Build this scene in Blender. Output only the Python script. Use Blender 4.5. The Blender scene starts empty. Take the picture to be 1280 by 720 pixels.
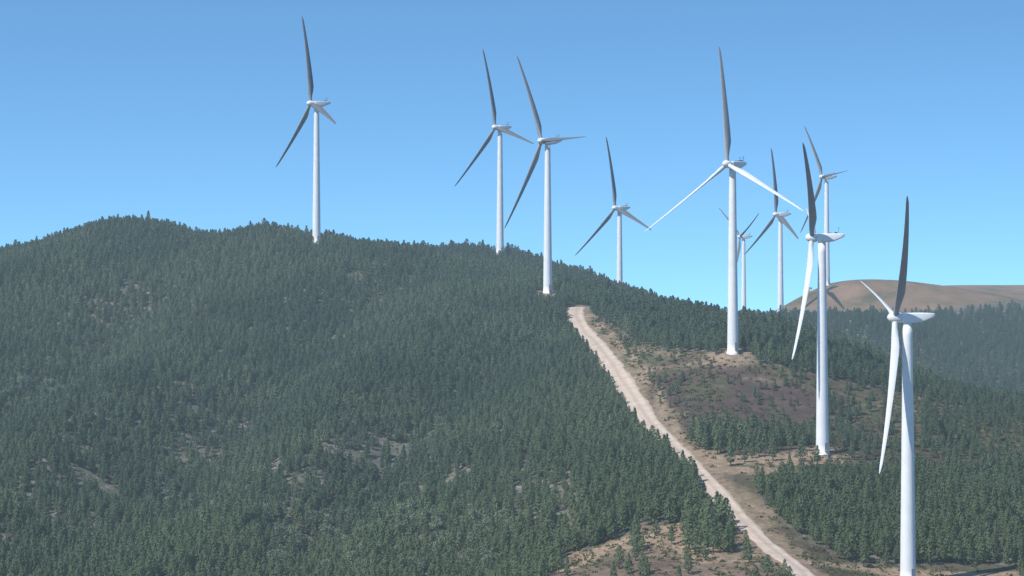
import bpy, math, random
import numpy as np
from mathutils import Vector, Matrix

random.seed(7)
rng = np.random.default_rng(11)
scene = bpy.context.scene
COL = scene.collection
F = 2900.0
Z0 = 120.0          # altitude of the viewpoint above the datum
HY = 400.0

def W(px, py, D):
    return ((px-640)/F*D, D, Z0-(py-HY)/F*D)

# ------------------------------------------------------------------ materials
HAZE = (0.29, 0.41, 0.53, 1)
def new_mat(name):
    m = bpy.data.materials.new(name); m.use_nodes = True
    nt = m.node_tree; nt.nodes.clear()
    return m, nt
def N(nt, t, **kw):
    n = nt.nodes.new(t)
    for k, v in kw.items(): setattr(n, k, v)
    return n
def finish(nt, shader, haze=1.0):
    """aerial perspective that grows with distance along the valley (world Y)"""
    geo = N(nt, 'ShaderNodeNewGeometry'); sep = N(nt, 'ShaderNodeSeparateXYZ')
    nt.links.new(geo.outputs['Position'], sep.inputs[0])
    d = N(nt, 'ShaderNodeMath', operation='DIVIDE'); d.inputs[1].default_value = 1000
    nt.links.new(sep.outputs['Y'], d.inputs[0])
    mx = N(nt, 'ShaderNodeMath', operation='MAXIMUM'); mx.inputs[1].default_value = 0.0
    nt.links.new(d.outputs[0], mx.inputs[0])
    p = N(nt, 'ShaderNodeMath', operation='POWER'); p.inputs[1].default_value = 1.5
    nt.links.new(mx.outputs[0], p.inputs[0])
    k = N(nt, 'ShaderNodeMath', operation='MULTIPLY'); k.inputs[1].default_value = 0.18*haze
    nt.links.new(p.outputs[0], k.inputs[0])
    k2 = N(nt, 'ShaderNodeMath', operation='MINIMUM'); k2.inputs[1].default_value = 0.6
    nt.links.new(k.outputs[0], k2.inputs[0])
    em = N(nt, 'ShaderNodeEmission'); em.inputs['Color'].default_value = HAZE  # bluish airlight painted into every material as a glow, no real haze volume
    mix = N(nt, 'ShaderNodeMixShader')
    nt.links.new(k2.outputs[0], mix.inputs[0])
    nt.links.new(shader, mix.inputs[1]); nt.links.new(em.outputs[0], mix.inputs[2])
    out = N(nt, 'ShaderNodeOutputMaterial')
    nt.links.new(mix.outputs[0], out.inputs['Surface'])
def ramp(nt, fac, stops):
    r = N(nt, 'ShaderNodeValToRGB'); e = r.color_ramp.elements
    while len(e) < len(stops): e.new(0.5)
    for el, (p, c) in zip(e, stops):
        el.position = p; el.color = (*c, 1)
    nt.links.new(fac, r.inputs[0]); return r.outputs[0]
def noise(nt, scale, detail=4, rough=0.55, vec=None):
    n = N(nt, 'ShaderNodeTexNoise'); n.inputs['Scale'].default_value = scale
    n.inputs['Detail'].default_value = detail; n.inputs['Roughness'].default_value = rough
    if vec is None:
        g = N(nt, 'ShaderNodeNewGeometry'); vec = g.outputs['Position']
    nt.links.new(vec, n.inputs['Vector']); return n.outputs['Fac']
def mixc(nt, fac, a, b, blend='MIX'):
    m = N(nt, 'ShaderNodeMix', data_type='RGBA', blend_type=blend)
    for s, v in ((m.inputs[0], fac), (m.inputs[6], a), (m.inputs[7], b)):
        if isinstance(v, (int, float)): s.default_value = v
        elif isinstance(v, tuple): s.default_value = (*v, 1) if len(v) == 3 else v
        else: nt.links.new(v, s)
    return m.outputs[2]
def principled(nt, col, rough=0.6, spec=0.3):
    b = N(nt, 'ShaderNodeBsdfPrincipled')
    if isinstance(col, tuple): b.inputs['Base Color'].default_value = (*col, 1)
    else: nt.links.new(col, b.inputs['Base Color'])
    b.inputs['Roughness'].default_value = rough
    b.inputs['Specular IOR Level'].default_value = spec
    return b

def paint_mat(name, c, rough=0.4, dirt=0.12, hz=.5):
    m, nt = new_mat(name)
    f = noise(nt, 0.35, 5)
    col = mixc(nt, ramp(nt, f, [(0.35, (0,0,0)), (0.75, (dirt*4,)*3)]), c, tuple(x*0.8 for x in c))
    b = principled(nt, col, rough, 0.4)
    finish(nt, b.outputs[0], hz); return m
M_white = paint_mat('white_paint', (0.80, 0.81, 0.82))
M_blade = paint_mat('blade_gelcoat', (0.68, 0.70, 0.72), 0.5, hz=.2)
M_bladehalfshade = paint_mat('half_shaded_blade_gelcoat', (0.38, 0.40, 0.42), 0.5, hz=.25)  # darker copies of the blade paint, grazing-sun shade put into the colour
M_bladeshade = paint_mat('grey_blade_gelcoat', (0.22, 0.24, 0.26), 0.55, hz=.25)
M_bladedeepshade = paint_mat('dark_grey_blade_gelcoat', (0.13, 0.145, 0.16), 0.6, hz=.25)
M_grey = paint_mat('grey_metal', (0.10, 0.11, 0.12), 0.5)
M_door = paint_mat('door_paint', (0.35, 0.37, 0.38), 0.5)
M_roof = paint_mat('grey_roof', (0.28, 0.27, 0.26), 0.7)

def foliage_mat(name, dark, mid, light, tl=.3, zone=True):
    m, nt = new_mat(name)
    oi = N(nt, 'ShaderNodeObjectInfo')
    c1 = ramp(nt, oi.outputs['Random'], [(0.0, dark), (0.5, mid), (0.85, light), (1.0, (light[0]*1.12, light[1]*1.08, light[2]*1.05))])
    f = noise(nt, 0.013, 5, .62)
    c2 = mixc(nt, ramp(nt, f, [(0.42, (0,0,0)), (0.55, (0.8,)*3)]), c1, (mid[0]*.62, mid[1]*.70, mid[2]*.80))
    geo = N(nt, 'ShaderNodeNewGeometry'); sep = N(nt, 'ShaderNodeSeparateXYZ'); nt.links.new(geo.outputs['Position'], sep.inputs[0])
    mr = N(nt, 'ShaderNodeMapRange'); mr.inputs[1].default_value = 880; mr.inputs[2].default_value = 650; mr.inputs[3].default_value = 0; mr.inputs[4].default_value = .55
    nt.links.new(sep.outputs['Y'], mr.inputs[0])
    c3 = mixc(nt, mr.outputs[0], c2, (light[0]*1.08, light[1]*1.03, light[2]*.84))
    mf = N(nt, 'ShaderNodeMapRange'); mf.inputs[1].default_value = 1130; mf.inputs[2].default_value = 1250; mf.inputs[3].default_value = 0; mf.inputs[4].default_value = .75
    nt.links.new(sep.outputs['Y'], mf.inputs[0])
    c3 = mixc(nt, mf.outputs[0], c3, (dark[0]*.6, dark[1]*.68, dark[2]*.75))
    b = N(nt, 'ShaderNodeBsdfDiffuse'); nt.links.new(c3, b.inputs[0])
    tr = N(nt, 'ShaderNodeBsdfTranslucent'); nt.links.new(c3, tr.inputs[0])
    mx = N(nt, 'ShaderNodeMixShader'); mx.inputs[0].default_value = tl
    nt.links.new(b.outputs[0], mx.inputs[1]); nt.links.new(tr.outputs[0], mx.inputs[2])
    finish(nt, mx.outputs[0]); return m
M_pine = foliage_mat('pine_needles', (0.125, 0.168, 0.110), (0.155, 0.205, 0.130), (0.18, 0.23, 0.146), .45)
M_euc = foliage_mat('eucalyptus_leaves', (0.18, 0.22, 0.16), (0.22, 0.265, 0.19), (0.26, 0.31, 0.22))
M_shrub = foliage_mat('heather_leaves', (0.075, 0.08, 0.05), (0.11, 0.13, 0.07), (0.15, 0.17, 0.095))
def bark_mat():
    m, nt = new_mat('bark')
    c = ramp(nt, noise(nt, 3.0, 4), [(0.3, (0.08, 0.06, 0.05)), (0.7, (0.2, 0.17, 0.14))])
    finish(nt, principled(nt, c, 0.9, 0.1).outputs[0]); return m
M_bark = bark_mat()

# ------------------------------------------------------------------ helpers
def link(o, parent=None):
    COL.objects.link(o)
    if parent is not None: o.parent = parent
    return o
def mesh_from(name, verts, faces, mats, smooth=False, fmat=None):
    me = bpy.data.meshes.new(name)
    me.from_pydata([tuple(v) for v in verts], [], faces)
    for m in (mats if isinstance(mats, list) else [mats]): me.materials.append(m)
    if smooth: me.polygons.foreach_set('use_smooth', [True]*len(me.polygons))
    me.update(); return me
def lathe(profile, seg, axis='Z'):
    vs, fs = [], []
    for (r, h) in profile:
        for i in range(seg):
            a = 2*math.pi*i/seg
            if axis == 'Z': vs.append((r*math.cos(a), r*math.sin(a), h))
            else: vs.append((r*math.cos(a), h, -r*math.sin(a)))
    n = len(profile)
    for j in range(n-1):
        for i in range(seg):
            k = (i+1) % seg
            fs.append((j*seg+i, j*seg+k, (j+1)*seg+k, (j+1)*seg+i))
    fs.append(tuple(range(seg-1, -1, -1))); fs.append(tuple((n-1)*seg+i for i in range(seg)))
    return vs, fs
def box(x0, x1, y0, y1, z0, z1):
    v = [(x, y, z) for x in (x0, x1) for y in (y0, y1) for z in (z0, z1)]
    f = [(0,1,3,2),(4,6,7,5),(0,4,5,1),(2,3,7,6),(0,2,6,4),(1,5,7,3)]
    return v, f
def join(parts):
    V, Fc = [], []
    for v, f in parts:
        k = len(V); V += [tuple(p) for p in v]; Fc += [tuple(i+k for i in q) for q in f]
    return V, Fc
def vnoise(x, y, scale, seed):
    r = np.random.default_rng(seed); T = r.random((256, 256))
    u = np.asarray(x)/scale+1000; v = np.asarray(y)/scale+1000
    i = np.floor(u).astype(int); j = np.floor(v).astype(int); a = u-i; b = v-j
    a = a*a*(3-2*a); b = b*b*(3-2*b)
    g = lambda p, q: T[p % 256, q % 256]
    return (g(i,j)*(1-a)*(1-b)+g(i+1,j)*a*(1-b)+g(i,j+1)*(1-a)*b+g(i+1,j+1)*a*b)
def inpoly(px, py, poly):
    px = np.asarray(px); py = np.asarray(py); r = np.zeros(px.shape, bool)
    n = len(poly)
    for i in range(n):
        x1, y1 = poly[i]; x2, y2 = poly[(i+1) % n]
        if y1 == y2: continue
        c = ((y1 > py) != (y2 > py)) & (px < (x2-x1)*(py-y1)/(y2-y1)+x1)
        r ^= c
    return r
def polydist(x, y, pw):
    best = np.full(np.shape(x), 1e9)
    for i in range(len(pw)-1):
        a, b = np.array(pw[i], float), np.array(pw[i+1], float); d = b-a; L = d@d+1e-6
        t = np.clip(((x-a[0])*d[0]+(y-a[1])*d[1])/L, 0, 1)
        best = np.minimum(best, np.hypot(x-(a[0]+t*d[0]), y-(a[1]+t*d[1])))
    return best

# ------------------------------------------------------------------ turbines: pose fitting
R_BL = 41.0; HUBH = 67.0; OVER = 3.1; TILT = math.radians(3.5); CONE = math.radians(5.0)
TURB = [  # hub pixel, distance, tips, blade kind
 ((388,129), 1111, [(377,20),(347,212),(421,158)], 'g'),
 ((619,159), 1225, [(601,60),(569,231),(669,185)], 'g'),
 ((677,176), 1025, [(641,65),(635,290),(730,172)], 'g'),
 ((769,260), 1290, [(757,170),(721,320),(815,290)], 'g'),
 ((909,205), 826,  [(904,60),(806,292),(1005,262)], 'o'),
 ((925,296), 1720, [(894,255),(945,264),(925,350)], 'g'),
 ((970,268), 1405, [(962,184),(932,318),(1000,302)], 'g'),
 ((1028,221), 1440, [(1004,157),(1063,216),(1012,292)], 'g'),
 ((1015,297), 720, [(1003,178),(990,447),(1008,262)], 'w'),
 ((1119,397), 590, [(1135,243),(1092,597),(1076,353)], 'w'),
]
def fit(hub, D, tips, wts):
    H = np.array(W(hub[0], hub[1], D))
    ct, st = math.cos(-TILT), math.sin(-TILT)
    al, th, Rr = np.meshgrid(np.radians(np.arange(15, 102, 1.5)), np.radians(np.arange(0, 120, 2)), np.array([39.5, 41, 42.5, 44, 45.5]), indexing='ij')
    g = -al; cg, sg = np.cos(g), np.sin(g); P = []
    for k in range(3):
        t = th+2*math.pi/3*k
        x, y, z = Rr*math.cos(CONE)*np.sin(t), -Rr*math.sin(CONE), Rr*math.cos(CONE)*np.cos(t)
        y, z = y*ct-z*st, y*st+z*ct
        X, Y = x*cg-y*sg, x*sg+y*cg
        X = X+H[0]; Y = Y+H[1]; Zz = H[2]+z
        P.append((640+F*X/Y, HY-F*(Zz-Z0)/Y))
    best = None
    for pm in ((0,1,2),(0,2,1),(1,0,2),(1,2,0),(2,0,1),(2,1,0)):
        c = sum(wts[i]*((P[pm[i]][0]-tips[i][0])**2+(P[pm[i]][1]-tips[i][1])**2) for i in range(3))
        i = np.unravel_index(np.argmin(c), c.shape)
        if best is None or c[i] < best[0]: best = (c[i], al[i], th[i], Rr[i])
    return best
turb = []
for hub, D, tips, pit in TURB:
    c, a, th, Rr = fit(hub, D, tips, (2.2, 1.3, 1) if pit == 'g' else (1, 1, 1))
    H = W(hub[0], hub[1], D)
    bx = H[0]+OVER*math.sin(a); by = H[1]+OVER*math.cos(a); bz = H[2]-HUBH
    turb.append((bx, by, bz, a, th, Rr/R_BL, pit))

# ------------------------------------------------------------------ terrain
cp = [(0,328,1120),(60,311,1125),(130,293,1130),(190,287,1130),(248,313,1130),(285,308,1125),(328,291,1120),(365,300,1115),(450,317,1150),(520,329,1185),(585,328,1195),
 (0,400,1000),(200,400,1010),(400,400,1000),(600,400,990),
 (0,500,880),(200,500,900),(400,500,880),(600,500,850),
 (0,600,790),(200,600,790),(400,600,780),(600,600,745),(750,600,700),
 (0,710,700),(200,710,690),(400,710,680),(600,710,650),(800,710,590),
 (712,389,985),(775,475,830),(835,555,730),(895,612,665),(1000,712,575),
 (773,377,1080),(830,393,1020),(880,403,985),(920,410,965),(1000,428,930),(1100,457,895),(1200,487,870),(1280,503,850),
 (1280,570,740),(1150,570,725),(1280,700,620),(1000,500,790),(1150,510,800),
 (1060,400,1270),(1150,420,1270),(1280,462,1230),(1000,398,1400),(945,408,1500),(1100,363,1580),(1160,358,1680),(1220,358,1730),(1280,358,1780),
 (1100,388,1380),(1280,377,1550),(1400,362,1850),
 (-200,330,1120),(-200,500,900),(-200,700,700),(1480,600,740),(1480,530,850)]
pts = [W(*c) for c in cp]
pts += [(x, y, Z0+z) for x, y, z in [(-300,1350,0),(-100,1400,0),(-300,1700,-40),(0,1800,-40),(220,1000,-62),(150,1150,-25),
  (270,1120,-55),(300,1980,0),(520,2050,0),(-100,450,-98),(0,450,-94),(100,450,-88),(-270,450,-105),(270,450,-80),(420,1000,-60),(450,1300,-30)]]
pts += [(t[0], t[1], t[2]) for t in turb]
P = np.array(pts); S = 300.0
def phi(r): return np.where(r > 0, r*r*np.log(r+1e-12), 0)
A = P[:, :2]/S; n = len(A)
K = phi(np.linalg.norm(A[:, None]-A[None], axis=2)); K += np.eye(n)*0.0005
Q = np.hstack([np.ones((n,1)), A])
Mx = np.block([[K, Q],[Q.T, np.zeros((3,3))]])
sol = np.linalg.solve(Mx, np.concatenate([P[:,2], np.zeros(3)]))
w, aff = sol[:n], sol[n:]
XMIN, XMAX, YMIN, YMAX = -420., 540., 430., 2000.
TB = np.array([(t[0], t[1]) for t in turb])
RIDGE_ROAD = [(24,990),(38,830),(49,730),(59,665),(72,575),(85,500)]
def height(x, y):
    x = np.atleast_1d(np.asarray(x, float)); y = np.atleast_1d(np.asarray(y, float))
    xc = np.clip(x, XMIN, XMAX); yc = np.clip(y, YMIN, YMAX)
    out = np.empty(x.shape)
    for s in range(0, len(x), 20000):
        q = np.stack([xc[s:s+20000], yc[s:s+20000]], 1)/S
        r = np.sqrt(((q[:, None]-A[None])**2).sum(2))
        out[s:s+20000] = phi(r)@w + aff[0]+q@aff[1:]
    dm = np.full(x.shape, 1e9)
    for t in TB: dm = np.minimum(dm, np.hypot(x-t[0], y-t[1]))
    k = np.clip((dm-8)/35, 0, 1)*np.interp(y, [0, 1060, 1120, 1250, 1400], [1, 1, .45, .45, .06])
    k = k*(.10+.90*np.clip((polydist(x, y, RIDGE_ROAD)-8)/40, 0, 1))
    out += k*((vnoise(x, y, 90, 1)-.5)*6+(vnoise(x, y, 33, 2)-.5)*3.6+(vnoise(x, y, 12, 3)-.5)*0.9)
    # gullies and spurs on the west flank
    for pl, dep, wd_ in (([(-215,820),(-190,880),(-172,945),(-168,1010)], 10, 17), ([(-55,1040),(-82,960),(-100,870),(-118,780)], 7, 18),
                         ([(10,930),(-20,850),(-45,760),(-60,690)], 6, 16), ([(-140,1010),(-140,920),(-160,820),(-175,730)], -7, 20), ([(-25,1000),(-50,900),(-75,780),(-90,680)], -6, 18)):
        d = polydist(x, y, pl); out -= dep*np.exp(-(d/wd_)**2)
    ex = np.hypot(x-xc, y-yc); e = np.clip(ex/1500, 0, 1); e = e*e*(3-2*e)
    return out*(1-e)+(-60)*e
def proj(x, y, z): return 640+F*x/y, HY-F*(z-Z0)/y
def hit(px, py, d0=480, d1=1900):
    D = np.arange(d0, d1, 1.5); X = (px-640)/F*D; Zr = Z0-(py-HY)/F*D
    h = height(X, D); i = np.argmax(h >= Zr)
    return X[i], D[i], h[i]

# road centre line: nearly straight runs between a few bends
road_px = [(714,390),(744,430),(776,475),(828,547),(894,614),(992,708),(1012,730)]
rp = np.array([hit(*p)[:2] for p in road_px])
first = rp[0]+np.array([3., 9.])
last = rp[-1]+(rp[-1]-rp[-3])/np.linalg.norm(rp[-1]-rp[-3])*90
rp = np.vstack([first, rp, last])
seg = np.linalg.norm(np.diff(rp, axis=0), axis=1); cum = np.concatenate([[0], np.cumsum(seg)])
s = np.arange(0, cum[-1], 2.0)
rl = np.stack([np.interp(s, cum, rp[:,0]), np.interp(s, cum, rp[:,1])], 1)
for _ in range(150): rl[1:-1] = 0.25*rl[:-2]+0.5*rl[1:-1]+0.25*rl[2:]
rc = rl[::5]
def road_dist(x, y):
    """signed: positive = east side of the road"""
    best = np.full(x.shape, 1e9); sg = np.zeros(x.shape)
    for i in range(len(rc)-1):
        a, b = rc[i], rc[i+1]; d = b-a; L = d@d
        t = np.clip(((x-a[0])*d[0]+(y-a[1])*d[1])/L, 0, 1)
        dx = x-(a[0]+t*d[0]); dy = y-(a[1]+t*d[1]); q = np.hypot(dx, dy)
        m = q < best; best = np.where(m, q, best)
        sg = np.where(m, np.sign(dx*(-d[1])+dy*d[0]), sg)
    return best, sg
OPEN = [(722,387),(745,394),(790,424),(830,436),(880,440),(930,452),(1000,464),(1060,478),(1180,506),(1300,526),(1300,584),(1200,592),(1100,594),(1020,597),(980,602),(945,608),(950,632),(1010,676),(1060,704),(1300,708),(1300,860),(1010,860),(1000,712),(895,612),(835,555),(775,475),(715,389)]
CLEAR = [(650,860),(690,716),(700,695),(760,678),(800,660),(860,652),(880,630),(895,620),(1000,712),(1020,860)]
def zones(x, y, z):
    px, py = proj(x, y, z)
    op = inpoly(px, py, OPEN) & (y < 965)
    cl = inpoly(px, py, CLEAR) & (y < 800)
    return px, py, op, cl
def brown_mask(px, py, y, add=0):
    lim = np.interp(px, [940,1000,1050,1100,1160,1200,1230,1280,1500], [392,388,390,388,387,384,380,376,374])+add
    return (y > 1150) & (px > 900) & (py < lim+ 3*(vnoise(px, py, 9, 5)-.5)*2) | ((y > 1540) & ((px-640)/F*y > 120))

def axis_coords(a, b, st, far):
    inner = list(np.arange(a, b+0.1, st))
    return np.array([a-f for f in far[::-1]]+inner+[b+f for f in far])
gx = axis_coords(XMIN, XMAX, 3.0, [30,80,180,400,900,1800,4000,9000,20000])
gy = axis_coords(YMIN, YMAX, 3.4, [30,80,180,400,900,1800,4000,9000,20000])
GX, GY = np.meshgrid(gx, gy); fx, fy = GX.ravel(), GY.ravel()
fz = height(fx, fy)
nx, ny = len(gx), len(gy)
me = bpy.data.meshes.new('terrain')
idx = np.arange(nx*ny).reshape(ny, nx)
q = np.stack([idx[:-1,:-1], idx[:-1,1:], idx[1:,1:], idx[1:,:-1]], -1).reshape(-1, 4)
me.vertices.add(nx*ny); me.vertices.foreach_set('co', np.stack([fx, fy, fz], 1).ravel())
me.loops.add(q.size); me.loops.foreach_set('vertex_index', q.ravel())
me.polygons.add(len(q)); me.polygons.foreach_set('loop_start', np.arange(0, q.size, 4)); me.polygons.foreach_set('loop_total', np.full(len(q), 4))
me.polygons.foreach_set('use_smooth', [True]*len(q))
me.update(); me.validate()
yy = np.where(fy > 50, fy, 50)
px, py, op, cl = zones(fx, yy, fz)
rd, sg = road_dist(fx, fy)
dirt = np.zeros(len(fx)); heath = np.zeros(len(fx)); brown = np.zeros(len(fx)); grass = np.zeros(len(fx))
nz = vnoise(fx, fy, 14, 21)
eastw = np.interp(py, [380,470,560,610,720], [7,8,7,11,9])
inroad = (fy > 540) & (fy < 1000)
dirt = np.maximum(dirt, np.where((sg > 0) & inroad, np.clip((eastw-rd)/3+ (nz-.5)*2.2, 0, 1)*0.55, 0))
dirt = np.maximum(dirt, np.where(inroad, np.clip((4.8-rd)/1.5, 0, 1)*.6, 0))
dirt = np.maximum(dirt, np.where(cl, np.clip(.2+vnoise(fx, fy, 12, 71)*.6, 0, .7), 0))
for t in turb[:5]+turb[8:]:
    d = np.hypot(fx-t[0], (fy-t[1])*0.8)
    dirt = np.maximum(dirt, np.clip((13-d)/6+(nz-.5), 0, 1)*.65)
def strip(pxs, wd, val, soft=3.):
    global dirt
    pw = [hit(*p)[:2] for p in pxs]
    qd = polydist(fx, fy, pw)
    dirt = np.maximum(dirt, np.clip((wd-qd)/soft+(nz-.5)*.8, 0, 1)*val)
strip([(835,566),(900,574),(960,576),(1025,574)], 10, .8)
strip([(860,584),(920,588),(970,590)], 7, .7)
strip([(775,466),(830,460),(915,456),(960,452)], 4, .6)
strip([(795,436),(840,444),(905,452)], 4, .5)
strip([(735,392),(760,414),(786,440),(808,468),(830,505),(850,548)], 2.2, .85, 2)
strip([(810,500),(870,525),(950,540),(1030,552)], 1.8, .5, 2)
strip([(930,474),(1000,482),(1080,496),(1180,524)], 2.0, .5, 2)
strip([(700,714),(745,690),(790,676),(850,664),(880,700)], 6, 1.0)
strip([(1005,703),(1100,714),(1300,716)], 5, .95)
strip([(880,602),(930,618),(960,656)], 5, .55)
heath = np.where(op | cl, 1.0, 0.0)
hp = inpoly(px, py, [(805,472),(870,466),(930,472),(1010,482),(1060,500),(1040,535),(940,548),(860,542),(815,505)])
grass = np.where(op & ~hp, np.clip((vnoise(fx, fy, 25, 61)*.6+vnoise(fx, fy, 8, 62)*.4-.2)*2.0, 0, 1), np.clip((vnoise(fx, fy, 9, 63)-.55)*2, 0, .6))*np.where(px > 1020, .8, .8)
brown = np.where(brown_mask(px, py, fy), 1.0, 0.0)
ca = me.color_attributes.new('cover', 'FLOAT_COLOR', 'POINT')
ca.data.foreach_set('color', np.stack([dirt, heath, brown, np.ones(len(fx))], 1).ravel())
ga = me.attributes.new('grass', 'FLOAT', 'POINT'); ga.data.foreach_set('value', grass.astype(np.float32))
m, nt = new_mat('hillside_ground')
at = N(nt, 'ShaderNodeAttribute'); at.attribute_name = 'cover'
ag = N(nt, 'ShaderNodeAttribute'); ag.attribute_name = 'grass'
sp = N(nt, 'ShaderNodeSeparateColor'); nt.links.new(at.outputs['Color'], sp.inputs[0])
fl = ramp(nt, noise(nt, 0.3, 7, .75), [(0.36, (0.085, 0.10, 0.06)), (0.49, (0.13, 0.13, 0.10)), (0.58, (0.215, 0.19, 0.17)), (0.68, (0.33, 0.295, 0.275))])
he = ramp(nt, noise(nt, 0.2, 7, .75), [(0.34, (0.06, 0.075, 0.038)), (0.46, (0.088, 0.064, 0.055)), (0.6, (0.122, 0.084, 0.074)), (0.76, (0.19, 0.15, 0.115))])
gr = ramp(nt, noise(nt, 0.25, 7, .75), [(0.36, (0.052, 0.075, 0.032)), (0.5, (0.105, 0.115, 0.055)), (0.61, (0.18, 0.155, 0.095)), (0.75, (0.28, 0.225, 0.15))])
di = ramp(nt, noise(nt, 0.35, 7, .7), [(0.3, (0.21, 0.145, 0.10)), (0.55, (0.35, 0.255, 0.175)), (0.75, (0.47, 0.37, 0.275))])
br = ramp(nt, noise(nt, 0.035, 8, .7), [(0.34, (0.11, 0.10, 0.055)), (0.45, (0.20, 0.145, 0.085)), (0.56, (0.26, 0.165, 0.11)), (0.68, (0.31, 0.205, 0.135))])
he = mixc(nt, ag.outputs['Fac'], he, gr)
c = mixc(nt, sp.outputs[1], fl, he); c = mixc(nt, sp.outputs[2], c, br)
dn = N(nt, 'ShaderNodeMath', operation='MULTIPLY_ADD'); dn.inputs[1].default_value = 2.4; dn.inputs[2].default_value = -1.0
nt.links.new(noise(nt, 0.5, 6, .75), dn.inputs[0])
dd = N(nt, 'ShaderNodeMath', operation='ADD', use_clamp=True); nt.links.new(dn.outputs[0], dd.inputs[0]); nt.links.new(sp.outputs[0], dd.inputs[1])
dm2 = N(nt, 'ShaderNodeMath', operation='MULTIPLY', use_clamp=True); nt.links.new(dd.outputs[0], dm2.inputs[0])
ds = N(nt, 'ShaderNodeMath', operation='MULTIPLY', use_clamp=True); ds.inputs[1].default_value = 1.6; nt.links.new(sp.outputs[0], ds.inputs[0])
nt.links.new(ds.outputs[0], dm2.inputs[1])
c = mixc(nt, dm2.outputs[0], c, di)
b = principled(nt, c, 0.95, 0.05)
bp = N(nt, 'ShaderNodeBump'); bp.inputs['Distance'].default_value = 0.6; bp.inputs['Strength'].default_value = .8
nt.links.new(noise(nt, 0.8, 6, .7), bp.inputs['Height']); nt.links.new(bp.outputs[0], b.inputs['Normal'])
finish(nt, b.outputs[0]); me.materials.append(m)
ter = link(bpy.data.objects.new('hills', me)); ter['kind'] = 'structure'
ter['label'] = 'rolling hills with heath, bare earth and forest floor'; ter['category'] = 'hill'

# road mesh
tan = np.gradient(rl, axis=0); tan /= np.linalg.norm(tan, axis=1)[:, None]
nrm = np.stack([-tan[:,1], tan[:,0]], 1)
offs = np.linspace(-3.4, 3.4, 11); vs = []
narrow = np.interp(rl[:,1], [560, 680, 760], [.85, .88, 1.0])
ctr = height(rl[:,0], rl[:,1])
for _ in range(40): ctr[1:-1] = .25*ctr[:-2]+.5*ctr[1:-1]+.25*ctr[2:]
for o in offs:
    edge = 1 if abs(o) > 3.3 else 0
    sd_ = 5 if o > 0 else 0
    wv = narrow*(1+edge*(0.35*(vnoise(s, s*0+sd_, 9, 8)-.5)+.35*(vnoise(s, s*0+sd_, 3, 9)-.5)))
    p = rl+nrm*(o*wv)[:, None]; h = height(p[:,0], p[:,1])
    hh = np.maximum(h, 0.5*h+0.5*ctr)+0.35-0.28*edge-(.06 if 0.8 < abs(o) < 1.8 else 0)
    vs.append(np.stack([p[:,0], p[:,1], hh], 1))
vs = np.stack(vs, 1); L = len(rl); V = vs.reshape(-1, 3); NO = len(offs)
fs = [(i*NO+j, i*NO+j+1, (i+1)*NO+j+1, (i+1)*NO+j) for i in range(L-1) for j in range(NO-1)]
me = mesh_from('gravel_road', V, fs, [], True)
wr = me.attributes.new('across', 'FLOAT', 'POINT'); wr.data.foreach_set('value', np.tile(np.abs(offs), L).astype(np.float32))
m, nt = new_mat('pale_gravel')
c = ramp(nt, noise(nt, 0.22, 8, .8), [(0.32, (0.42, 0.32, 0.245)), (0.5, (0.56, 0.45, 0.365)), (0.66, (0.64, 0.535, 0.445))])
aw = N(nt, 'ShaderNodeAttribute'); aw.attribute_name = 'across'
mul = N(nt, 'ShaderNodeMath', operation='DIVIDE'); mul.inputs[1].default_value = 3.5; nt.links.new(aw.outputs['Fac'], mul.inputs[0])
tr_ = ramp(nt, mul.outputs[0], [(0.0, (.45,)*3), (0.16, (.3,)*3), (0.30, (0,)*3), (0.66, (0,)*3), (0.97, (.7,)*3)])
c = mixc(nt, tr_, c, (0.37, 0.28, 0.205))
b = principled(nt, c, 0.95, 0.05)
bp = N(nt, 'ShaderNodeBump'); bp.inputs['Distance'].default_value = .2
nt.links.new(noise(nt, 1.2, 6, .7), bp.inputs['Height']); nt.links.new(bp.outputs[0], b.inputs['Normal'])
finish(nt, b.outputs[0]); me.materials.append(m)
ro = link(bpy.data.objects.new('gravel_road', me))
ro['kind'] = 'structure'; ro['label'] = 'pale unpaved gravel road climbing the hill'; ro['category'] = 'road'

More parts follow.
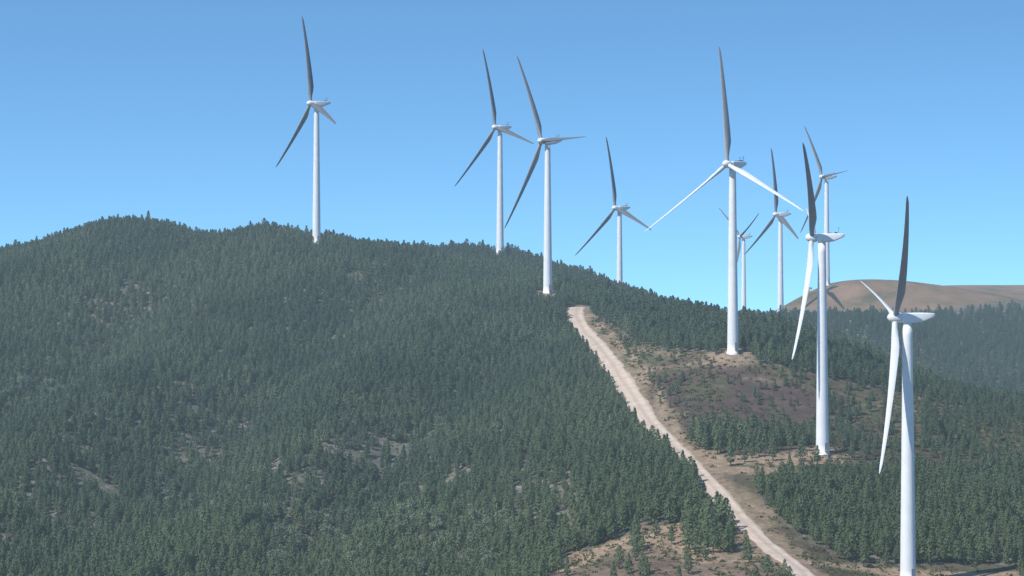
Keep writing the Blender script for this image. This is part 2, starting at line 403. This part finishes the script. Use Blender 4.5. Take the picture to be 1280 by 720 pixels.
# ------------------------------------------------------------------ tree meshes
def quadcloud(centres, axes, sides):
    vs = []; fs = []
    for c_, a_, b_ in zip(centres, axes, sides):
        k = len(vs)
        vs += [c_-a_*0.5-b_*0.35, c_-a_*0.1+b_*0.5, c_+a_*0.6, c_-a_*0.05-b_*0.5]
        fs.append((k, k+1, k+2, k+3))
    return vs, fs
def pine_crown(seed, h, r, base, n=280, full=0.75):
    R = np.random.default_rng(seed); cs, ax, sd = [], [], []
    ph = R.random(4)*6.28; lx, ly = (R.random(2)-.5)*0.5
    wh = 8; UP = Vector((0, 0, 1))
    for i in range(n):
        t = R.random()**1.15
        t = (math.floor(t*wh)+0.5+R.normal()*0.4)/wh; t = min(max(t, 0), 0.99)
        a = R.random()*6.28
        env = r*((1-t)**full)*min(1, 0.62+t*2.4)*(1+.22*math.sin(2*a+ph[0]+t*5)+.16*math.sin(5*a+ph[1]+t*17)) + 0.07
        rad = env*math.sqrt(R.uniform(0.25, 1.0)); z = base+(h-base)*t + rad*0.15 - .1
        out = Vector((math.cos(a), math.sin(a), 0)); tang = Vector((-math.sin(a), math.cos(a), 0))
        c_ = out*rad+Vector((lx*t, ly*t, z)); rn = Vector(R.normal(size=3))
        if R.random() < .82:
            av = (UP*.75-out*R.uniform(.2, .9)+rn*.25).normalized(); bv = (tang+Vector(R.normal(size=3))*.25).normalized()
        else:
            av = (out*R.uniform(.5, 1)+rn*.35+UP*R.uniform(0, .6)).normalized(); bv = av.cross(UP+Vector(R.normal(size=3))*.4).normalized()
        sz = R.uniform(.32, .58)*(1-.25*t)*h/6
        cs.append(c_); ax.append(av*sz*1.25); sd.append(bv*sz)
    for i in range(6):
        a = R.random()*6.28
        cs.append(Vector((lx, ly, h-0.15-i*.05))); ax.append(Vector((math.cos(a)*.15, math.sin(a)*.15, .5))); sd.append(Vector((math.sin(a), -math.cos(a), 0))*.26)
    return mesh_from('pine_crown', *quadcloud(cs, ax, sd), M_pine)
def euc_crown(seed, h, r, n=400):
    R = np.random.default_rng(seed); cs, ax, sd = [], [], []
    lob = [(Vector((R.normal()*r*.42, R.normal()*r*.42, h*R.uniform(.3, .9))), R.uniform(.35, .62)*r) for _ in range(10)]
    lob.append((Vector((0, 0, h*.9)), r*.4))
    for i in range(n):
        c0, rr = lob[R.integers(len(lob))]
        d = Vector(R.normal(size=3)).normalized(); c_ = c0+d*rr*R.uniform(.5, 1.05)
        av = (d+Vector(R.normal(size=3))*.6).normalized(); bv = av.cross(Vector(R.normal(size=3))).normalized()
        sz = R.uniform(.3, .6)
        cs.append(c_); ax.append(av*sz); sd.append(bv*sz*.7)
    return mesh_from('eucalyptus_crown', *quadcloud(cs, ax, sd), M_euc)
def trunk(name, seed, h, r0, limb_from):
    R = np.random.default_rng(seed)
    vs, fs = lathe([(r0*1.25, -0.8), (r0, 0.25), (r0*.75, h*.4), (r0*.4, h*.75), (r0*.12, h)], 6)
    for i in range(9):
        z = limb_from+(h*.9-limb_from)*i/9; a = R.random()*6.28; ln = (1-z/h)*1.2+.3
        o = Vector((0, 0, z)); e = o+Vector((math.cos(a)*ln, math.sin(a)*ln, ln*.35)); s_ = Vector((-math.sin(a), math.cos(a), 0))*r0*.28
        k = len(vs); vs += [o+s_, o-s_, o+Vector((0,0,r0*.5)), e]
        fs += [(k, k+1, k+3), (k+1, k+2, k+3), (k+2, k, k+3)]
    return mesh_from(name, vs, fs, M_bark)
PV = []
for i, (h, r, b_, fu) in enumerate([(5.9,1.5,.9,.6),(6.3,1.4,1.1,.66),(5.3,1.6,.6,.55),(6.0,1.65,1.2,.5),(6.7,1.4,1.5,.72),(4.9,1.4,.5,.6),(5.9,1.8,1.5,.46)]):
    PV.append((pine_crown(100+i, h, r, b_, 280, fu), trunk('pine_trunk', 50+i, h*.97, .14, b_), h))
EV = [(euc_crown(300+i, h, r), trunk('eucalyptus_trunk', 80+i, h*.9, .12, 1.2), h) for i, (h, r) in enumerate([(6.0,1.8),(5.2,1.6),(6.6,1.9)])]

# ------------------------------------------------------------------ tree positions
def scatter(x0, x1, y0, y1, st):
    X, Y = np.meshgrid(np.arange(x0, x1, st), np.arange(y0, y1, st))
    X = X.ravel()+rng.uniform(-.48, .48, X.size)*st; Y = Y.ravel()+rng.uniform(-.48, .48, Y.size)*st
    return X, Y
def keepset(X, Y):
    m = np.abs(X/Y*F) < 640*1.2+30
    return X[m], Y[m]
X, Y = keepset(*scatter(-400, 500, 500, 1330, 2.5))
m = ~((Y > 1150) & (X > 110)); X, Y = X[m], Y[m]
X2, Y2 = keepset(*scatter(90, 540, 1150, 1560, 3.8))
Xa = np.concatenate([X, X2]); Ya = np.concatenate([Y, Y2]); isfar = np.concatenate([np.zeros(len(X), bool), np.ones(len(X2), bool)])
Za = height(Xa, Ya)
hx = np.linspace(-800, 800, 161); hd_ = np.arange(480, 1700, 8.)
HXm, HDm = np.meshgrid(hx, hd_, indexing='ij'); Hm = height((HXm*HDm/F).ravel(), HDm.ravel()).reshape(HXm.shape)
EL = np.maximum.accumulate((Hm-Z0)/HDm, axis=1)
ii = np.clip(np.round((Xa/Ya*F+800)/10).astype(int), 0, 160); jj = np.clip(((Ya-480)/8).astype(int)-1, 0, len(hd_)-1)
m = (Za+12-Z0)/Ya > EL[ii, jj]
Xa, Ya, Za, isfar = Xa[m], Ya[m], Za[m], isfar[m]
px, py, op, cl = zones(Xa, Ya, Za)
rd, sg = road_dist(Xa, Ya)
dens = np.full(len(Xa), 0.96)
gap = vnoise(Xa, Ya, 12, 31)*.4+vnoise(Xa, Ya, 5, 32)*.6
low = np.clip((py-480)/110, 0, 1)*np.interp(px, [0, 640, 760, 860], [1, 1, .5, 0])
low *= np.clip(.4+1.2*vnoise(Xa, Ya, 75, 36), 0, 1)
dens -= np.clip(.12+(gap-.48)*2.9, 0, .85)*low
dens -= np.clip((gap-.68)*5, 0, .85)*(1-low)*(Ya < 1300)*(px < 640)
for (cx_, cy_, rx_, ry_) in ((160,366,26,12),(95,395,18,7),(250,548,24,10),(330,592,28,12),(420,640,32,13),(560,600,24,11),(480,560,20,9),(230,640,28,12),(120,612,24,9),(400,520,18,8),(60,650,24,10),(540,680,28,11)):
    dens -= np.clip(1.15-np.hypot((px-cx_)/rx_, (py-cy_)/ry_), 0, 1)*np.clip((vnoise(Xa, Ya, 4.5, 37)-.3)*2.2, 0, 1)*.85
hd = np.full(len(Xa), .02)+np.clip((vnoise(Xa, Ya, 22, 33)-.60)*1.2, 0, .25)
hd = np.where((px > 1030) & (py < 575), .15+np.clip((vnoise(Xa, Ya, 18, 34)-.42)*2.0, 0, .6)*np.interp(px, [1030,1250], [.8,1.2]), hd)
hd = np.where((px > 850) & (px < 1025) & (py > 545) & (py < 559), .8, hd)
hd = np.where((px > 805) & (px < 850) & (py > 468) & (py < 530), .25, hd)
hd = np.where((px > 770) & (px < 800) & (py > 425) & (py < 445), .35, hd)
hd = np.where(py > 576, .02, hd)
dens = np.where(op, hd, dens); dens = np.where(cl, .05, dens)
clump = (px > 855) & (px < 915) & (py > 645) & (py < 692)
dens = np.where(clump, .38, dens)
bm = brown_mask(px, py, Ya, 11)
dens = np.where(bm, 0.0, dens)
dens = np.where((rd < np.where(sg > 0, 7, np.where((py > 560) & (py < 615), 3.8, 5.0))) & (Ya > 500), 0, dens)
dens = np.where((sg > 0) & (rd < 11) & (py > 590) & (Ya < 720), 0, dens)
dens = np.where(isfar & ~bm, .92, dens)
for t in TB: dens = np.where(np.hypot(Xa-t[0], (Ya-t[1]+8)*.5) < 7, 0, dens)
m = rng.random(len(Xa)) < dens
Xa, Ya, Za, px, py, op, cl, isfar, clump = [v[m] for v in (Xa, Ya, Za, px, py, op, cl, isfar, clump)]
var = rng.integers(0, len(PV), len(Xa)); yaw = rng.uniform(0, 6.28, len(Xa))
sc = rng.normal(.87, .13, len(Xa)).clip(.45, 1.5)*(0.85+.30*vnoise(Xa, Ya, 35, 41))
sc *= np.where(op & (py < 600), np.where(px > 1030, .8, np.where(py > 536, 1.1, .62)), 1.0)
sc *= np.where(isfar, 1.15, 1.0)
sc *= np.where(clump, 1.5, 1.0)
sc *= np.where((py > 640) & (px < 860), 1.12, 1.0)
sc *= np.where((Ya < 1000) & (Ya > 890) & (px > 730) & ~op, 1.28, 1.0)
sc *= np.where((Ya > 1080) & ~isfar, .95+.4*np.clip((vnoise(Xa, Ya, 14, 44)-.5)*2, 0, 1), 1.0)
Hh = np.array([p[2] for p in PV])[var]*sc
eu = (((px > 330) & (px < 640) & (py > 655) & (py < 728)) | ((px > 0) & (px < 85) & (py > 462) & (py < 520)) | ((px > 180) & (px < 640) & (py > 540) & (py < 655) & (rng.random(len(px)) < .2))) & (rng.random(len(px)) < .16)
vis = (px > 5) & (px < 1275) & (py < 712) & (py > 380) & ~eu
app = np.where(vis, Hh/Ya*np.where(op | cl, 1.15, 1), 0)
order = np.argsort(-app); indiv = np.zeros(len(px), bool); indiv[order[:300-len(PV)]] = True
for v in range(len(PV)):          # every crown shape is represented among the individual trees
    c_ = order[(var[order] == v) & ~indiv[order]][0]; indiv[c_] = True

def make_tree(name, cr, tk, x, y, z, s_, yw, label, cat, group):
    e = bpy.data.objects.new(name, None); e.empty_display_size = .5
    e.location = (x, y, z-.05); e.scale = (s_, s_, s_); e.rotation_euler = (0, 0, yw); link(e)
    t_ = link(bpy.data.objects.new('trunk', tk), e); c_ = link(bpy.data.objects.new('crown', cr), e)
    e['label'] = label; e['category'] = cat; e['group'] = group
    return e, t_, c_
src = {}
for i in np.where(indiv)[0]:
    v = int(var[i]); lab = 'young green pine on open heathland' if (op[i] or cl[i]) else 'young green pine among dense hillside forest'
    r_ = make_tree('pine_tree', PV[v][0], PV[v][1], Xa[i], Ya[i], Za[i], float(sc[i]), float(yaw[i]), lab, 'tree', 'pine trees on the hillside')
    src.setdefault(v, r_)
eidx = np.where(eu)[0]
if len(eidx) > 290: eidx = eidx[np.argsort(-(sc[eidx]/Ya[eidx]))[:290]]
for i in eidx:
    v = int(i) % 3
    make_tree('eucalyptus_tree', EV[v][0], EV[v][1], Xa[i], Ya[i], Za[i], float(sc[i]), float(yaw[i]), 'pale grey-green leafy eucalyptus on the forest slope', 'tree', 'eucalyptus trees among the pines')

def forest_obj(name, sel, label):
    me = bpy.data.meshes.new(name); k = int(sel.sum())
    me.vertices.add(k); me.vertices.foreach_set('co', np.stack([Xa[sel], Ya[sel], Za[sel]-.05], 1).ravel())
    for nm, ar, ty in (('yaw', yaw[sel], 'FLOAT'), ('size', sc[sel], 'FLOAT')):
        a_ = me.attributes.new(nm, ty, 'POINT'); a_.data.foreach_set('value', ar.astype(np.float32))
    a_ = me.attributes.new('variant', 'INT', 'POINT'); a_.data.foreach_set('value', var[sel].astype(np.int32))
    me.update()
    o = link(bpy.data.objects.new(name, me)); o['kind'] = 'stuff'; o['label'] = label; o['category'] = 'forest'
    g = bpy.data.node_groups.new(name, 'GeometryNodeTree')
    g.interface.new_socket('Geometry', in_out='INPUT', socket_type='NodeSocketGeometry')
    g.interface.new_socket('Geometry', in_out='OUTPUT', socket_type='NodeSocketGeometry')
    gi = g.nodes.new('NodeGroupInput'); go = g.nodes.new('NodeGroupOutput')
    J = g.nodes.new('GeometryNodeJoinGeometry')
    for v in range(len(PV)):
        j = g.nodes.new('GeometryNodeJoinGeometry')
        for ob in (src[v][1], src[v][2]):
            oi = g.nodes.new('GeometryNodeObjectInfo'); oi.transform_space = 'ORIGINAL'; oi.inputs['Object'].default_value = ob
            g.links.new(oi.outputs['Geometry'], j.inputs[0])
        gt = g.nodes.new('GeometryNodeGeometryToInstance'); g.links.new(j.outputs[0], gt.inputs[0]); g.links.new(gt.outputs[0], J.inputs[0])
    ip = g.nodes.new('GeometryNodeInstanceOnPoints'); g.links.new(gi.outputs[0], ip.inputs['Points'])
    g.links.new(J.outputs[0], ip.inputs['Instance']); ip.inputs['Pick Instance'].default_value = True
    def na(nm, ty):
        n_ = g.nodes.new('GeometryNodeInputNamedAttribute'); n_.data_type = ty; n_.inputs['Name'].default_value = nm
        return [s_ for s_ in n_.outputs if s_.enabled and s_.name == 'Attribute'][0]
    g.links.new(na('variant', 'INT'), ip.inputs['Instance Index'])
    cx = g.nodes.new('ShaderNodeCombineXYZ'); g.links.new(na('yaw', 'FLOAT'), cx.inputs['Z']); g.links.new(cx.outputs[0], ip.inputs['Rotation'])
    cs_ = g.nodes.new('ShaderNodeCombineXYZ'); sN = na('size', 'FLOAT')
    for a in 'XYZ': g.links.new(sN, cs_.inputs[a])
    g.links.new(cs_.outputs[0], ip.inputs['Scale'])
    g.links.new(ip.outputs[0], go.inputs[0])
    md = o.modifiers.new('instances', 'NODES'); md.node_group = g
    return o
forest_obj('pine_forest', ~indiv & ~eu, 'dense dark green pine forest covering the hills')

# ------------------------------------------------------------------ heath shrubs (uncountable ground cover)
Xs, Ys = keepset(*scatter(-330, 330, 520, 1000, 2.0)); Zs = height(Xs, Ys)
pxs, pys, ops, cls = zones(Xs, Ys, Zs); rds, sgs = road_dist(Xs, Ys)
dn_ = np.where(ops | cls, .9*np.clip((vnoise(Xs, Ys, 11, 51)*.6+vnoise(Xs, Ys, 30, 52)*.4-.26)*2.5, .12, 1), .32*(Ys < 900))
dn_ = np.where(ops & (pxs > 1020), np.clip(dn_*1.6+.15, 0, .95), dn_); dn_ = np.where(rds < np.where(sgs > 0, 5, 4.4), 0, dn_)
dn_ = np.where(ops & (pys > 562) & (pxs < 1010), dn_*.4, dn_)
mk = rng.random(len(Xs)) < dn_; Xs, Ys, Zs = Xs[mk], Ys[mk], Zs[mk]
k = len(Xs); NQ = 12
rad = rng.uniform(.25, .95, k)
c = np.stack([np.repeat(Xs, NQ), np.repeat(Ys, NQ), np.repeat(Zs, NQ)], 1); rr = np.repeat(rad, NQ)
d = rng.normal(size=(k*NQ, 3)); d[:,2] = np.abs(d[:,2]); d /= np.linalg.norm(d, axis=1)[:, None]
c += d*rr[:, None]*np.array([1.2, 1.2, .75])*rng.uniform(.5, 1, (k*NQ, 1))
a = d+rng.normal(size=d.shape)*.5; a /= np.linalg.norm(a, axis=1)[:, None]
b_ = np.cross(a, rng.normal(size=d.shape)); b_ /= np.linalg.norm(b_, axis=1)[:, None]
sz = (rr*.6)[:, None]
V = np.stack([c-a*sz*.6, c+b_*sz*.5, c+a*sz*.7, c-b_*sz*.5], 1).reshape(-1, 3)
me = bpy.data.meshes.new('heath_shrubs'); nq = k*NQ
me.vertices.add(nq*4); me.vertices.foreach_set('co', V.ravel()); me.loops.add(nq*4); me.loops.foreach_set('vertex_index', np.arange(nq*4))
me.polygons.add(nq); me.polygons.foreach_set('loop_start', np.arange(0, nq*4, 4)); me.polygons.foreach_set('loop_total', np.full(nq, 4))
me.update(); me.materials.append(M_shrub)
o = link(bpy.data.objects.new('heath_shrubs', me)); o['kind'] = 'stuff'; o['label'] = 'low brown-green heather and gorse shrubs'; o['category'] = 'shrubs'

# ------------------------------------------------------------------ wind turbine meshes
prof = [(2.3,-3.0),(2.3,.15),(2.02,.16)]
for i in range(1, 25):
    z = .16+(65.2-.16)*i/24; r = 2.02-(2.02-1.2)*(i/24)
    prof.append((r, z))
ME_tower = mesh_from('tower', *lathe(prof, 40), M_white, True)
ME_door = mesh_from('door', *join([box(-.5,.5,-2.12,-1.9,1.2,3.5), box(-.7,.7,-3.0,-2.0,.98,1.12), box(-.6,.6,-3.4,-3.0,.5,.62), box(-.7,-.64,-3.0,-2.94,1.12,2.0), box(.64,.7,-3.0,-2.94,1.12,2.0)]), M_door)
secs = [(-1.6, 1.0, -.95, 1.05), (-1.4, 1.25, -1.15, 1.2), (-.6, 1.4, -1.3, 1.3), (2.0, 1.42, -1.3, 1.38), (3.5, 1.4, -1.1, 1.38), (5.2, 1.25, -.4, 1.33), (6.6, 1.0, .2, 1.22), (6.95, .75, .45, 1.1)]
vs = []; SE = 32
for y, hw, zb, zt in secs:
    cz, hz = (zb+zt)/2, (zt-zb)/2
    for i in range(SE):
        a = 2*math.pi*i/SE; ca_, sa_ = math.cos(a), math.sin(a)
        vs.append((hw*math.copysign(abs(ca_)**.28, ca_), y, cz+hz*math.copysign(abs(sa_)**.28, sa_)))
fs = [(j*SE+i, (j+1)*SE+i, (j+1)*SE+(i+1) % SE, j*SE+(i+1) % SE) for j in range(len(secs)-1) for i in range(SE)]
fs += [tuple(range(SE)), tuple((len(secs)-1)*SE+i for i in range(SE-1, -1, -1))]
yv, yf = lathe([(1.0,-1.9),(1.15,-1.6),(1.15,-1.3)], 24)
ME_nac = mesh_from('nacelle', *join([(vs, fs), (yv, yf)]), M_white, True)
ME_mast = mesh_from('weather_mast', *join([box(-.9,-.82,5.1,5.18,1.2,3.0), box(.82,.9,5.1,5.18,1.2,3.0), box(-.9,.9,5.11,5.17,2.4,2.48),
    box(-1.0,-.72,5.0,5.28,3.0,3.15), box(.7,1.0,5.0,5.3,3.0,3.18), box(-.85,.85,3.9,4.7,1.25,1.8), box(-.4,.4,1.8,3.2,1.3,1.58)]), M_grey)
sp_ = [(1.25,1.6),(1.35,1.2),(1.4,.2),(1.34,-.6),(1.15,-1.2),(.85,-1.65),(.42,-1.95),(.06,-2.05)]
v1 = lathe(sp_, 32, 'Y')
ME_hub = mesh_from('rotor_hub', *v1, M_white, True)
def blade_mesh(pd, mat, wid=1.0):
    PITCH = math.radians(pd)
    st = [0.9,1.6,2.6,4,6,8,10,13,17,21,25,29,33,36,38.5,40.2,40.8,41.0]
    chord = np.interp(st, [1,2.6,7,9,20,30,38.5,40.2,41], [1.5,1.5,2.75*wid,2.75*wid,1.95*wid,1.35*wid,.85*wid,.5*wid,.06])
    thick = np.interp(st, [1,2.6,6,10,20,41], [1.0,1.0,.55,.34,.28,.24])
    tw = np.interp(st, [1,6,15,41], [12,10,4,-2])
    vs = []; n_ = 20
    for r, c_, t_, w_ in zip(st, chord, thick, tw):
        blend = min(max((r-2.6)/5, 0), 1)
        for i in range(n_):
            a = 2*math.pi*i/n_
            u = math.cos(a); x = u*.5; y = math.sin(a)*.5*t_
            taper = (1-blend)+blend*(0.35+.65*math.sqrt(max(0, (1+u)/2)) if u < 1 else 1)
            x = (x+blend*(-.20))*c_; y = y*c_*taper
            p = PITCH-math.radians(w_)
            X_ = x*math.cos(p)+y*math.sin(p); Y_ = -x*math.sin(p)+y*math.cos(p)
            Y_ += -(.35*r+.65*r*r/41.0)*math.sin(CONE)
            vs.append((X_, Y_, r*math.cos(CONE)))
    fs = [(j*n_+i, j*n_+(i+1) % n_, (j+1)*n_+(i+1) % n_, (j+1)*n_+i) for j in range(len(st)-1) for i in range(n_)]
    fs.append(tuple((len(st)-1)*n_+i for i in range(n_)))
    return mesh_from('blade', vs, fs, mat, True)
ME_blade = {'g_up': blade_mesh(82, M_bladeshade, 1.3), 'g_left': blade_mesh(76, M_bladehalfshade, .85), 'g_right': blade_mesh(64, M_bladedeepshade, 1.2),
            'o_up': blade_mesh(112, M_bladehalfshade, 1.15), 'o_left': blade_mesh(136, M_blade, 1.05), 'o_right': blade_mesh(68, M_blade, 1.0),
            'w_up': blade_mesh(71, M_bladehalfshade, .95), 'w_left': blade_mesh(71, M_blade, .82), 'w_right': blade_mesh(71, M_blade, .82)}
labels = ['white wind turbine standing alone on the forested hilltop', 'white wind turbine rising behind the pine-covered ridge',
 'white wind turbine beside the top of the gravel road', 'white wind turbine with its base hidden behind ridge trees',
 'large white wind turbine on a cleared earth pad', 'small distant white wind turbine mostly hidden by trees',
 'white wind turbine with tower rising behind dark ridge trees', 'distant white wind turbine near the bare brown hilltop',
 'white wind turbine seen side-on above young pine plantation', 'large white wind turbine with shaded upright blade beside plantation']
for (bx, by, bz, a, th, rs, pit), lab in zip(turb, labels):
    e = link(bpy.data.objects.new('wind_turbine', None)); e.location = (bx, by, bz); e.rotation_euler = (0, 0, -a)
    e['label'] = lab; e['category'] = 'wind turbine'; e['group'] = 'wind turbines along the ridge'
    tw = link(bpy.data.objects.new('tower', ME_tower), e)
    dr = link(bpy.data.objects.new('door', ME_door), tw); dr.rotation_euler = (0, 0, a+.5)
    nc = link(bpy.data.objects.new('nacelle', ME_nac), e); nc.location = (0, 0, 66.9)
    link(bpy.data.objects.new('weather_mast', ME_mast), nc)
    hb = link(bpy.data.objects.new('rotor_hub', ME_hub), e); hb.location = (0, -OVER, HUBH); hb.rotation_euler = (-TILT, 0, 0)
    for k in range(3):
        ang = math.degrees(th+k*2*math.pi/3) % 360
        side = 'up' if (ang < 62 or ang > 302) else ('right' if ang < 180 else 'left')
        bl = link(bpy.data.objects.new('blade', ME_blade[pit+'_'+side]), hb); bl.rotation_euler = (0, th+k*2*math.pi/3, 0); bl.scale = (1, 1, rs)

# ------------------------------------------------------------------ small hut on the far hill
def hut(x, y, w_, d_, h_, rot, label):
    z = float(height(x, y)[0])
    e = link(bpy.data.objects.new('service_hut', None)); e.location = (x, y, z); e.rotation_euler = (0, 0, rot)
    e['label'] = label; e['category'] = 'hut'
    link(bpy.data.objects.new('wall', mesh_from('wall', *box(-w_/2, w_/2, -d_/2, d_/2, -.6, h_), M_white)), e)
    k = .25; v = [(-w_/2-k,-d_/2-k,h_+.01),(w_/2+k,-d_/2-k,h_+.01),(w_/2+k,d_/2+k,h_+.01),(-w_/2-k,d_/2+k,h_+.01),(-w_/2-k,0,h_+.6),(w_/2+k,0,h_+.6)]
    link(bpy.data.objects.new('roof', mesh_from('roof', v, [(0,1,5,4),(2,3,4,5),(0,4,3),(1,2,5),(3,2,1,0)], M_roof)), e)
    link(bpy.data.objects.new('door', mesh_from('door', *box(-.5, .5, -d_/2-.06, -d_/2-.005, .05, min(2.1, h_-.2)), M_door)), e)
hut((1010-640)/F*1452, 1452, 4.5, 3.2, 2.8, .1, 'tiny white hut on the bare brown hilltop')

# ------------------------------------------------------------------ sun, sky, camera
el = math.radians(48); az = math.radians(234)    # compass angle of the sun (clockwise from +Y)
sv = Vector((math.sin(az)*math.cos(el), math.cos(az)*math.cos(el), math.sin(el)))
sun = bpy.data.lights.new('sun', 'SUN'); sun.energy = 4.8; sun.angle = math.radians(.5); sun.color = (1, .95, .87)
so = link(bpy.data.objects.new('sun', sun)); so.rotation_euler = sv.to_track_quat('Z', 'Y').to_euler(); so.location = (0, 0, 400)
wd = bpy.data.worlds.new('World'); scene.world = wd; wd.use_nodes = True; nt = wd.node_tree; nt.nodes.clear()
tc = N(nt, 'ShaderNodeTexCoord'); mp = N(nt, 'ShaderNodeMapping'); mp.inputs['Scale'].default_value = (1, 1, 1.9); mp.inputs['Location'].default_value = (0, 0, .135)
nt.links.new(tc.outputs['Generated'], mp.inputs['Vector'])
sk = N(nt, 'ShaderNodeTexSky'); sk.sky_type = 'NISHITA'; sk.sun_disc = False; sk.sun_elevation = el; sk.sun_rotation = az
sk.altitude = 600; sk.air_density = 1.0; sk.dust_density = .4; sk.ozone_density = 2.0
nt.links.new(mp.outputs[0], sk.inputs['Vector'])
tint = mixc(nt, 1.0, sk.outputs[0], (.90, 1.29, 1.39), 'MULTIPLY')
bg = N(nt, 'ShaderNodeBackground'); bg.inputs['Strength'].default_value = .15
nt.links.new(tint, bg.inputs[0]); wo = N(nt, 'ShaderNodeOutputWorld'); nt.links.new(bg.outputs[0], wo.inputs[0])
cam = bpy.data.cameras.new('camera'); cam.sensor_width = 36; cam.lens = F/1280*36; cam.clip_start = 1; cam.clip_end = 60000
co = link(bpy.data.objects.new('camera', cam)); co.location = (0, 0, Z0); co.rotation_euler = (math.pi/2+math.atan(40/F), 0, 0)
scene.camera = co
scene.view_settings.view_transform = 'Standard'; scene.view_settings.look = 'None'; scene.view_settings.exposure = 0
